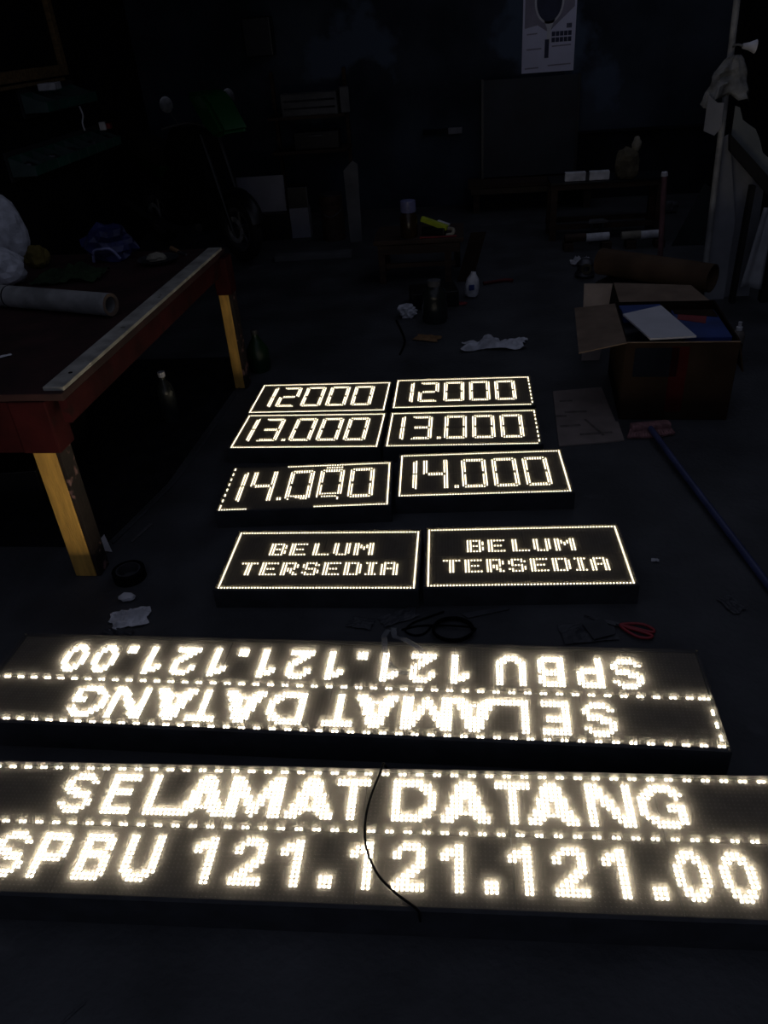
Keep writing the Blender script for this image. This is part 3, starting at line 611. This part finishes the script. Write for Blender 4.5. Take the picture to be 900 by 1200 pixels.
for z0, z1, xa, xb in ((.27, .305, .025, .20), (.225, .26, .025, .20), (.325, .36, .15, .195)):
    k = 5; 
    for i in range(k):
        a0 = xa + (xb - xa) * i / k; a1 = xa + (xb - xa) * (i + .86) / k
        obj('print_block', flat([(a0, z0), (a1, z0), (a1, z1), (a0, z1)]), M_PNAVY, s)
for z0, xa, xb in ((.19, .03, .195), (.175, -.19, -.06), (.29, -.19, -.10), (.045, .0, .20), (.03, -.20, -.08)):
    obj('print_line', flat([(xa, z0), (xb, z0 + .004), (xb, z0 + .014), (xa, z0 + .010)]), M_PSH, s)
s = thing('dark_board', 'dark blue-grey board standing below the poster', 'board', (.605, 7.84, .25))
b = B(); box(b, (0, .02, .41), (.84, .03, .80), rx=R(-4), bev=.003); obj('sheet', b, mat('slate_board', (.017, .021, .031), .6, .3, 3), s)
for sx in (-.425, .425):
    b = B(); box(b, (sx, .018, .41), (.02, .04, .82), rx=R(-4)); obj('edge', b, M_MBLACK, s)
s = thing('low_wood_bench', 'low dark wooden bench carrying the tall slate board', 'bench', (.62, 7.72, 0))
b = B(); box(b, (0, 0, .235), (1.15, .36, .03)); obj('seat', b, M_WOOD, s)
for sx in (-.5, .5):
    b = B(); box(b, (sx, 0, .11), (.06, .30, .22)); obj('leg', b, M_WOOD, s)
b = B(); box(b, (0, -.165, .19), (1.1, .02, .05)); obj('rail', b, mat('brown_rail', (.055, .036, .02)), s)
s = thing('wall_lamp_tube', 'pale short fixture on the dark back wall left of the board', 'fixture', (-.10, 7.99, .665))
b = B(); box(b, (-.10, -.02, 0), (.34, .04, .04)); obj('batten', b, M_DADO, s)
b = B(); box(b, (.03, -.045, 0), (.13, .03, .055), bev=.004); obj('end_cover', b, mat('pale_cover', (.14, .14, .16)), s)

# ------------------------------------------------------------------ right rear: low rack, tubes, sack, post
s = thing('low_rack', 'low dark rack of wooden rails at the rear right', 'rack', (1.10, 6.55, 0))
for z, yy in ((.395, -.12), (.395, .14), (.10, -.12), (.10, .14)):
    b = B(); box(b, (0, yy, z), (.86, .04, .035)); obj('rail', b, M_WOOD, s)
for sx in (-.40, .40):
    for yy in (-.12, .14): b = B(); box(b, (sx, yy, .19), (.05, .05, .38)); obj('post', b, M_WOOD, s)
b = B(); box(b, (0, .01, .4245), (.86, .34, .014)); obj('top_board', b, M_MBLACK, s)
s = thing('lamp_housing', 'pale lamp housing lying on the low rack', 'fixture', (.945, 6.46, .4315), R(-1))
b = B(); box(b, (-.09, 0, .033), (.155, .06, .062), bev=.005); obj('cover', b, M_PAPER, s)
b = B(); box(b, (.09, 0, .033), (.150, .06, .062), bev=.005); obj('cover', b, M_PAPER, s)
b = B(); box(b, (0, 0, .028), (.03, .05, .05)); obj('joint', b, M_BLACK, s)
s = thing('brown_sack', 'brown cloth sack slumped beside the lamp housing', 'sack', (1.235, 6.44, .4315))
b = B(); lump(b, (0, 0, .10), (.095, .08, .125), 17, .22, 1.5); obj('cloth', b, M_SACK, s)
b = B(); lump(b, (.055, 0, .235), (.032, .03, .055), 23, .2); obj('knotted_top', b, M_TAN, s)
b = B(); cyl(b, (1.40, 5.77, 0), (1.352, 5.73, .565), .019, .019, 12); s = thing('red_post', 'thin dull red post standing near the right wall', 'post'); obj('pole', b, mat('dull_red_paint', (.22, .11, .12), .7, .3, 10), s, True)
b = B(); cyl(b, (1.352, 5.73, .560), (1.350, 5.729, .585), .024, .02, 12); obj('cap', b, M_PAPER, s, True)
s = thing('floor_tube_rack', 'row of pale tubes across low blocks in front of the rack', 'tubes', (1.12, 6.12, 0))
for x0, x1, m_, z in ((-.36, -.20, M_WOOD, .085), (-.20, -.03, M_PAPER, .085), (.06, .20, M_TAN, .085), (.20, .33, M_PAPER, .085)):
    b = B(); cyl(b, (x0, 0, z), (x1, 0, z + .004), .03, n=14); obj('tube', b, m_, s, True)
for sx in (-.33, -.05, .13, .34):
    b = B(); box(b, (sx, 0, .027), (.07, .12, .054)); obj('block', b, M_WOOD, s)
b = B(); crumple(b, .16, .10, .05, 61, 12, .4); tag(obj('white_rag', b, M_PAPER, loc=(.84, 5.72, 0)), 'crumpled pale rag on the floor before the tubes', 'rag')
b = B(); prism(b, [(-.08, -.05), (.09, -.04), (.06, .06), (-.04, .05)], .012, Matrix.Translation((1.06, 6.30, .4)) ); b.free()
s = thing('small_stool', 'small dark stool with a pale top before the low rack', 'stool', (1.02, 6.30, 0))
b = B(); prism(b, [(-.07, -.05), (.08, -.03), (.05, .05), (-.05, .04)], .014, Matrix.Translation((0, 0, .155))); obj('seat', b, M_GREY, s)
for px, py in ((-.045, -.03), (.05, -.02), (.035, .035), (-.035, .03)): b = B(); cyl(b, (px, py, 0), (px * .9, py * .9, .156), .009, n=8); obj('leg', b, M_BLACK, s)
s = thing('black_engine_part', 'greasy dark machine part on the floor beside the low rack', 'machine part', (.82, 5.40, 0))
b = B(); lathe(b, [(.06, 0), (.07, .02), (.05, .05), (.06, .09), (.03, .12)], n=18); obj('body', b, M_STEEL, s, True)
b = B(); pipe(b, (.0, -.06, .07), (.0, -.075, .07), .035, .02, 16); obj('flange', b, M_SACK, s, True)
b = B(); lump(b, (0, 0, .05), (.06, .05, .055), 77, .3); tag(obj('dark_rag_bundle', b, mat('dull_grey_bundle', (.07, .07, .08), .9, .4, 20), loc=(1.78, 7.2, 0)), 'small grey bundle on the floor near the right wall', 'bundle')

# ------------------------------------------------------------------ centre: low table with its load, litter
s = thing('low_table', 'low dark wooden table in the middle of the rear floor', 'table', (-.31, 5.62, 0))
b = B(); box(b, (0, 0, .285), (.62, .44, .03), bev=.004); obj('top', b, M_WOOD, s)
b = B(); box(b, (0, -.20, .235), (.56, .02, .06)); obj('apron', b, M_WOOD, s)
for px, py in ((-.26, -.18), (.20, -.18), (-.26, .18), (.26, .18)): b = B(); box(b, (px, py, .135), (.045, .045, .27)); obj('leg', b, M_WOOD, s)
b = B(); box(b, (0, -.17, .12), (.5, .025, .03)); obj('stretcher', b, M_WOOD, s)
s = thing('amber_jar', 'amber jar with a bluish lid on the low table', 'jar', (-.375, 5.50, .300))
b = B(); lathe(b, [(.055, 0), (.06, .01), (.06, .13), (.05, .15), (.046, .165)], n=22); obj('body', b, M_AMBER, s, True)
b = B(); lathe(b, [(.052, .163), (.054, .17), (.052, .235), (.046, .238)], n=22); obj('lid', b, M_BLUEW, s, True)
b = B(); pipe(b, (-.01, -.058, .04), (-.01, -.064, .04), .026, .016, 20); obj('label_ring', b, M_CARDD, s, True)
s = thing('lime_clamp', 'lime yellow plastic tool lying beside the amber jar', 'tool', (-.20, 5.52, .300), R(-22))
b = B(); box(b, (-.0, 0, .075), (.20, .035, .035), ry=R(16), bev=.006); obj('body', b, M_LIME, s)
b = B(); box(b, (.055, .03, .07), (.09, .03, .02), ry=R(16), bev=.004); obj('pale_strip', b, M_PAPER, s)
b = B(); tube(b, [(.10, 0, .045), (.135, .005, .04), (.14, -.02, .015), (.10, -.03, .008)], .012, 8); obj('hook', b, M_TAN, s, True)
b = B(); box(b, (0, -.01, .025), (.17, .05, .05), bev=.008); obj('stand', b, M_MBLACK, s)
b = B(); tube(b, [(-.30, 5.425, .306), (-.22, 5.42, .306), (-.12, 5.425, .306), (-.05, 5.43, .306)], .006, 6); tag(obj('red_cable', b, M_REDP, smooth=True), 'dark red cord along the table edge', 'cord')
b = B(); quad_slab(b, [(-.05, 5.40, .004), (.06, 5.42, .004), (.16, 5.75, .25), (.05, 5.74, .25)], .006); s = tag(obj('leaning_card', b, M_CARDD), 'brown cardboard piece leaning on the low table corner', 'cardboard')
s = thing('clear_jar', 'dark clear plastic jar standing before the low table', 'jar', (-.18, 4.60, 0))
b = B(); lathe(b, [(.07, 0), (.078, .015), (.078, .10), (.070, .125), (.074, .15), (.066, .19), (.035, .22), (.03, .225)], n=24); obj('body', b, M_DGLASS, s, True)
b = B(); lathe(b, [(.038, .215), (.04, .25), (.03, .252)], n=18); obj('cap', b, M_GREY, s, True)
b = B(); box(b, (-.2, 4.95, .05), (.30, .22, .10), .15, bev=.004); tag(obj('dark_box', b, M_MBLACK), 'low dark box on the floor behind the clear jar', 'box')
b = B(); lump(b, (0, 0, .035), (.055, .045, .045), 31, .45, 2.2); tag(obj('crumpled_tissue', b, M_WHITE2, loc=(-.355, 4.70, 0)), 'small crumpled white tissue left of the clear jar', 'tissue')
s = thing('white_spray_bottle', 'white bottle tilted beside the low table leg', 'bottle', (.045, 5.05, 0), .3)
b = B(); lathe(b, [(.035, 0), (.045, .015), (.047, .07), (.04, .11), (.02, .14), (.016, .155)], (0, 0, 0.006), 18, (.12, .05, 1)); obj('body', b, M_WHITE2, s, True)
b = B(); box(b, (-.012, -.045, .075), (.035, .012, .035), bev=.004); obj('label_patch', b, M_BLUE, s)
b = B(); tube(b, [(.13, 5.30, .012), (.20, 5.33, .012), (.28, 5.36, .012), (.33, 5.34, .012)], .012, 8); tag(obj('red_hose', b, mat('dark_red_rubber', (.10, .008, .012), .6), smooth=True), 'short dark red hose on the floor behind the white bottle', 'hose')
b = B(); crumple(b, .09, .05, .015, 71, 10, .3); tag(obj('red_scrap', b, M_REDP, loc=(-.03, 4.90, 0)), 'dull red scrap on the floor near the clear jar', 'scrap')
b = B(); crumple(b, .15, .09, .018, 81, 10, .3); tag(obj('cardboard_scrap', b, M_ORANGE, loc=(-.215, 4.29, 0), rz=-.3), 'small orange-brown cardboard scrap on the floor', 'cardboard')
b = B(); crumple(b, .34, .13, .05, 91, 18, .7); tag(obj('plastic_film', b, M_WHITE2, loc=(.165, 4.14, 0), rz=.12), 'crumpled white plastic film on the open floor', 'plastic film')
b = B(); tube(b, [(-.42, 4.62, .005), (-.38, 4.45, .005), (-.345, 4.25, .005), (-.36, 4.05, .005)], .006, 6); tag(obj('power_cable', b, M_CABLE, smooth=True), 'black cord on the floor below the white tissue', 'cord')

# ------------------------------------------------------------------ right: open carton, its contents, cardboard, broom
cx0, cx1, cy0, cy1, ch = .675, 1.125, 3.16, 3.70, .355
s = thing('open_carton', 'large open cardboard carton with printed sides and raised flap', 'carton', (.925, 3.44, 0), R(-4))
hw, hh, th = (cx1 - cx0) / 2, (cy1 - cy0) / 2, .006
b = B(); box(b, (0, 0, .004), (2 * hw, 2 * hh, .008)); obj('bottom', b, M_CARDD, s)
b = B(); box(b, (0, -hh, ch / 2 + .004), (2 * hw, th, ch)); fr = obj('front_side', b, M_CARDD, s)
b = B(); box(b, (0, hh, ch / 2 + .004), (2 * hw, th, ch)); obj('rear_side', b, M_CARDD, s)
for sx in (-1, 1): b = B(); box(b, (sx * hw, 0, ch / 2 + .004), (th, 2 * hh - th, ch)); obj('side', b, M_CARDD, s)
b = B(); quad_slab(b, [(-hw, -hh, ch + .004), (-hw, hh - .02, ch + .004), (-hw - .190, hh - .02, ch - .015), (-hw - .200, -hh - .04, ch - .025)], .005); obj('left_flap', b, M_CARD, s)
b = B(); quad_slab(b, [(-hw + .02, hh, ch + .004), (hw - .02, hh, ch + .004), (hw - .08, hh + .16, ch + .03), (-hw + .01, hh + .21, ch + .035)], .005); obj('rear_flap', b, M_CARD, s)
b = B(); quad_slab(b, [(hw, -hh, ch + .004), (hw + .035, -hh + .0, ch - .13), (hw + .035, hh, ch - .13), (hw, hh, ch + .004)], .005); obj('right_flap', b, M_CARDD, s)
b = B(); box(b, (-.005, -hh - .0034, .19), (.07, .0008, .30)); obj('red_print', b, mat('dull_red_print', (.045, .008, .008), .95, spec=.02), fr)
b = B(); box(b, (-.10, -hh - .0034, .27), (.18, .0008, .13)); obj('dark_print', b, mat('dull_navy_print', (.010, .012, .018), .95, spec=.02), fr)
b = B(); box(b, (0, -hh - .002, ch + .0045), (2 * hw, .008, .003)); obj('top_edge', b, M_CARD, fr)
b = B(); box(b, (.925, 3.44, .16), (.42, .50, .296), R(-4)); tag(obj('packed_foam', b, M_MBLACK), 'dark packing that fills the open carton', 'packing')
b = B(); box(b, (.825, 3.62, .333), (.19, .13, .044), .0, bev=.003); tag(obj('blue_package', b, M_BLUE), 'blue package in the rear of the open carton', 'package')
s = thing('printed_package', 'red and blue printed package at the right of the open carton', 'package', (1.040, 3.40, .310), R(-3))
b = B(); box(b, (0, .03, .018), (.19, .36, .036), bev=.003); obj('body', b, M_BLUE, s)
b = B(); prism(b, [(-.09, .08), (.02, .02), (.05, .14), (-.07, .17)], .0012, Matrix.Translation((0, 0, .0362))); obj('red_print', b, M_REDP, s)
b = B(); prism(b, [(-.09, .15), (.09, .10), (.09, .205), (-.09, .205)], .0012, Matrix.Translation((0, 0, .0375))); obj('brown_print', b, M_CARDD, s)
b = B(); quad_slab(b, [(.775, 3.19, .372), (.965, 3.20, .372), (.905, 3.60, .376), (.715, 3.50, .376)], .008); tag(obj('acrylic_sheet', b, M_WHITE), 'blank white sheet lying across the open carton', 'sheet')
b = B(); quad_slab(b, [(.60, 3.84, .02), (.69, 3.84, .02), (.755, 4.02, .36), (.615, 4.04, .36)], .006); tag(obj('torn_cardboard', b, M_CARDW), 'torn pale cardboard piece standing behind the carton flap', 'cardboard')
M_FAINT = mat('faint_print', (.12, .10, .092), .85, .3, 30)
s = thing('flat_cardboard', 'flattened pale printed cardboard on the floor beside the carton', 'cardboard', (0, 0, 0))
b = B(); quad_slab(b, [(.391, 2.934, .007), (.668, 2.975, .007), (.672, 3.15, .007), (.660, 3.155, .007), (.655, 3.53, .007), (.421, 3.495, .007)], .006); obj('sheet', b, M_CARDW, s)
for (x, y, l, r_) in ((.47, 3.38, .06, .05), (.50, 3.26, .10, .05), (.46, 3.12, .09, .1), (.56, 3.04, .14, .1), (.43, 3.22, .05, 0)):
    b = B(); box(b, (x, y, .0074), (l, .018, .0006), r_); obj('print_line', b, M_FAINT, s)
b = B(); box(b, (.56, 3.10, .0078), (.012, .17, .0006), .35); obj('print_arrow', b, M_FAINT, s)
s = thing('broom', 'broom with a blue handle and dusty pink head on the floor', 'broom')
b = B(); tube(b, [(.775, 3.06, .036), (.785, 3.00, .034), (.83, 2.68, .026), (.88, 2.32, .022), (.935, 1.93, .014), (.955, 1.70, .013)], .0125, 12); obj('handle', b, M_BLUEH, s, True)
b = B(); box(b, (.785, 3.045, .035), (.17, .045, .03), .15, bev=.01); obj('head', b, M_PINK, s)
for k in range(17):
    b = B(); x = .705 + k * .0098; cyl(b, (x, 3.04 + (k - 8) * .0015, .026), (x + (k - 8) * .0022, 2.99 + (k - 8) * .0015 + .0006 * abs(k - 8) ** 1.5, .010), .009, .0075, 6); obj('bristle_tuft', b, M_PINK, s)
s = thing('spray_bottle', 'dull white bottle with nozzle standing right of the carton', 'bottle', (1.365, 3.86, 0))
b = B(); lathe(b, [(.028, 0), (.033, .006), (.033, .12), (.026, .14), (.014, .148)], n=20); obj('body', b, mat('dull_bottle', (.16, .14, .125), .5), s, True)
b = B(); lathe(b, [(.015, .146), (.015, .165), (.009, .168), (.009, .19), (.003, .192)], n=14); obj('nozzle', b, M_PAPER, s, True)
b = B(); box(b, (.005, -.031, .06), (.03, .008, .06), bev=.003); obj('label_patch', b, M_CARDD, s)
b = B(); lump(b, (0, 0, .03), (.03, .025, .035), 19, .35); tag(obj('plastic_cap', b, M_WHITE2, loc=(1.37, 4.32, 0)), 'small white plastic cap on the floor by the leaning panels', 'scrap')  # white cap, modelled as a small lump
# long cardboard tube on a dark box, behind the carton
b = B(); box(b, (1.02, 4.36, .13), (.50, .30, .26), R(-38), bev=.004); tag(obj('dark_carton', b, M_MBLACK), 'dark closed carton under the long cardboard roll', 'carton')
s = thing('cardboard_roll', 'long brown cardboard roll lying behind the open carton', 'cardboard roll')
b = B(); pipe(b, (.775, 4.55, .332), (1.28, 4.13, .332), .072, .064, 28); obj('tube', b, M_BROWN, s, True)
b = B(); lathe(b, [(.06, 0), (.064, .004), (.062, .008), (.03, .014)], (.783, 4.5435, .332), 24, (-.5, .42, 0)); obj('end_cap', b, M_BROWN, s, True)

# ------------------------------------------------------------------ right wall: pole, rag, leaning panels, beam
YP = 4.72
s = thing('leaning_pole', 'pale pole standing before the right wall with a rag tied on it', 'pole')
b = B(); cyl(b, (1.425, YP + .02, 0), (1.378, YP + .06, 1.60), .018, .017, 14); cyl(b, (1.378, YP + .06, 1.60), (1.340, YP + .09, 2.7), .017, .016, 14); obj('shaft', b, M_PVC, s, True)
b = B()
Vg = {}
nx_, nz_ = 14, 12
for i in range(nx_ + 1):
    for j in range(nz_ + 1):
        u, v = i / nx_, j / nz_
        wdt = .05 + .17 * (v ** .6) * (1 + .25 * noise.noise(Vector((v * 4, 2, 0))))
        x = 1.40 + (u - .62) * wdt * 1.1; z = 1.30 - .19 * v - .06 * noise.noise(Vector((u * 4, 5, 0))) * v - .05 * abs(u - .5) * v
        yv = YP - .01 - .035 * math.sin(u * 9) * v * .8 - .03 * noise.noise(Vector((u * 5, v * 5, 1)))
        Vg[i, j] = b.verts.new((x, yv, z))
for i in range(nx_):
    for j in range(nz_): b.faces.new((Vg[i, j], Vg[i + 1, j], Vg[i + 1, j + 1], Vg[i, j + 1]))
o = obj('tied_rag', b, M_RAG, s, True); md = o.modifiers.new('thickness', 'SOLIDIFY'); md.thickness = .004
b = B(); lathe(b, [(.012, 0), (.016, .02), (.018, .03), (.03, .06), (.032, .064)], (1.425, YP, 1.338), 14, (1, 0, -.1)); o = obj('tied_funnel', b, M_PAPER, s, True)
b = B(); tube(b, [(1.385, YP + .045, 1.335), (1.40, YP + .01, 1.345), (1.428, YP, 1.338)], .006, 6); obj('funnel_tie', b, M_RAG, s, True)
s = thing('hanging_pouch', 'small grey plastic pouch hanging below the tied rag', 'pouch')
b = B(); prism(b, [(1.275, 1.13), (1.33, 1.09), (1.36, 1.09), (1.365, .97), (1.335, .935), (1.277, .96)], .008, Matrix.Translation((0, YP - .045, 0)) @ Matrix.Rotation(R(90), 4, 'X')); obj('film', b, M_PANEL, s)
b = B(); tube(b, [(1.30, YP - .05, 1.115), (1.33, YP - .03, 1.16), (1.37, YP - .02, 1.18)], .004, 6); obj('tie', b, M_RAG, s, True)
def panel(name, label, cat, poly, y, th, m, lean=0.0):
    b = B(); prism(b, poly, th, Matrix.Translation((0, y, 0)) @ Matrix.Rotation(R(90) - lean, 4, 'X'))
    return tag(obj(name, b, m), label, cat)
panel('standing_board', 'narrow grey panel standing directly right of the pale pole', 'panel', [(1.455, 0.0), (1.575, 0.0), (1.565, .45), (1.458, .92), (1.42, .90), (1.425, .3)], YP + .10, .012, M_PANEL)
panel('broad_board', 'broad grey panel standing behind the dark diagonal beam', 'panel', [(1.592, .0), (1.735, .0), (1.72, .30), (1.70, .72), (1.47, .90), (1.50, .40)], YP + .14, .012, M_PANEL)
panel('wavy_sheet', 'pale sheet with a wavy upper edge above the dark beam', 'sheet', [(1.46, .86), (1.455, 1.06), (1.48, 1.05), (1.505, .99), (1.54, .965), (1.58, .94), (1.61, .89), (1.64, .82), (1.69, .78), (1.80, .70), (2.1, .55), (2.1, .40), (1.70, .66)], YP + .068, .008, M_PANELB)
s = thing('diagonal_beam', 'dark diagonal beam braced in front of the grey panels', 'beam')
b = B(); prism(b, [(1.435, .93), (1.448, .845), (1.70, .60), (2.15, .20), (2.15, .30), (1.70, .68)], .05, Matrix.Translation((0, YP + .045, 0)) @ Matrix.Rotation(R(90), 4, 'X')); obj('timber', b, M_BEAM, s)
b = B(); box(b, (1.602, YP + .02, .33), (.025, .05, .66)); obj('prop', b, M_BEAM, s)
b = B(); box(b, (2.05, YP + .02, .13), (.04, .05, .27)); obj('prop', b, M_BEAM, s)
b = B(); box(b, (1.79, YP + .02, .33), (.04, .05, .52)); obj('prop', b, M_BEAM, s)
b = B(); box(b, (1.79, YP + .02, .035), (.06, .06, .07)); obj('prop_foot', b, M_BEAM, s)
s = thing('hanging_cloth', 'narrow white cloth hanging under the diagonal beam at right', 'cloth')
b = B(); Vg = {}
for i in range(9):
    for j in range(13):
        u, v = i / 8, j / 12
        Vg[i, j] = b.verts.new((1.625 + .045 * (1 - v) + u * (.055 + .065 * v) - .01 * v, YP - .03 - .012 * math.sin(u * 8 + v), .55 - .44 * v - .02 * u * v))
for i in range(8):
    for j in range(12): b.faces.new((Vg[i, j], Vg[i + 1, j], Vg[i + 1, j + 1], Vg[i, j + 1]))
o = obj('fabric', b, mat('grey_white_cloth', (.34, .345, .37), .9, .15, 10), s, True); md = o.modifiers.new('thickness', 'SOLIDIFY'); md.thickness = .004
b = B(); tube(b, [(1.70, YP - .03, .548), (1.70, YP - .015, .60), (1.70, YP + .02, .655)], .004, 6); obj('cord', b, M_RAG, s, True)
panel('leaning_glass', 'dark greenish sheet leaning low before the right wall', 'sheet', [(1.55, 0), (2.05, 0), (2.0, .28), (1.75, .42)], 6.1, .01, mat('dark_green_sheet', (.018, .024, .026), .4), R(12))
bpy.context.view_layer.update()
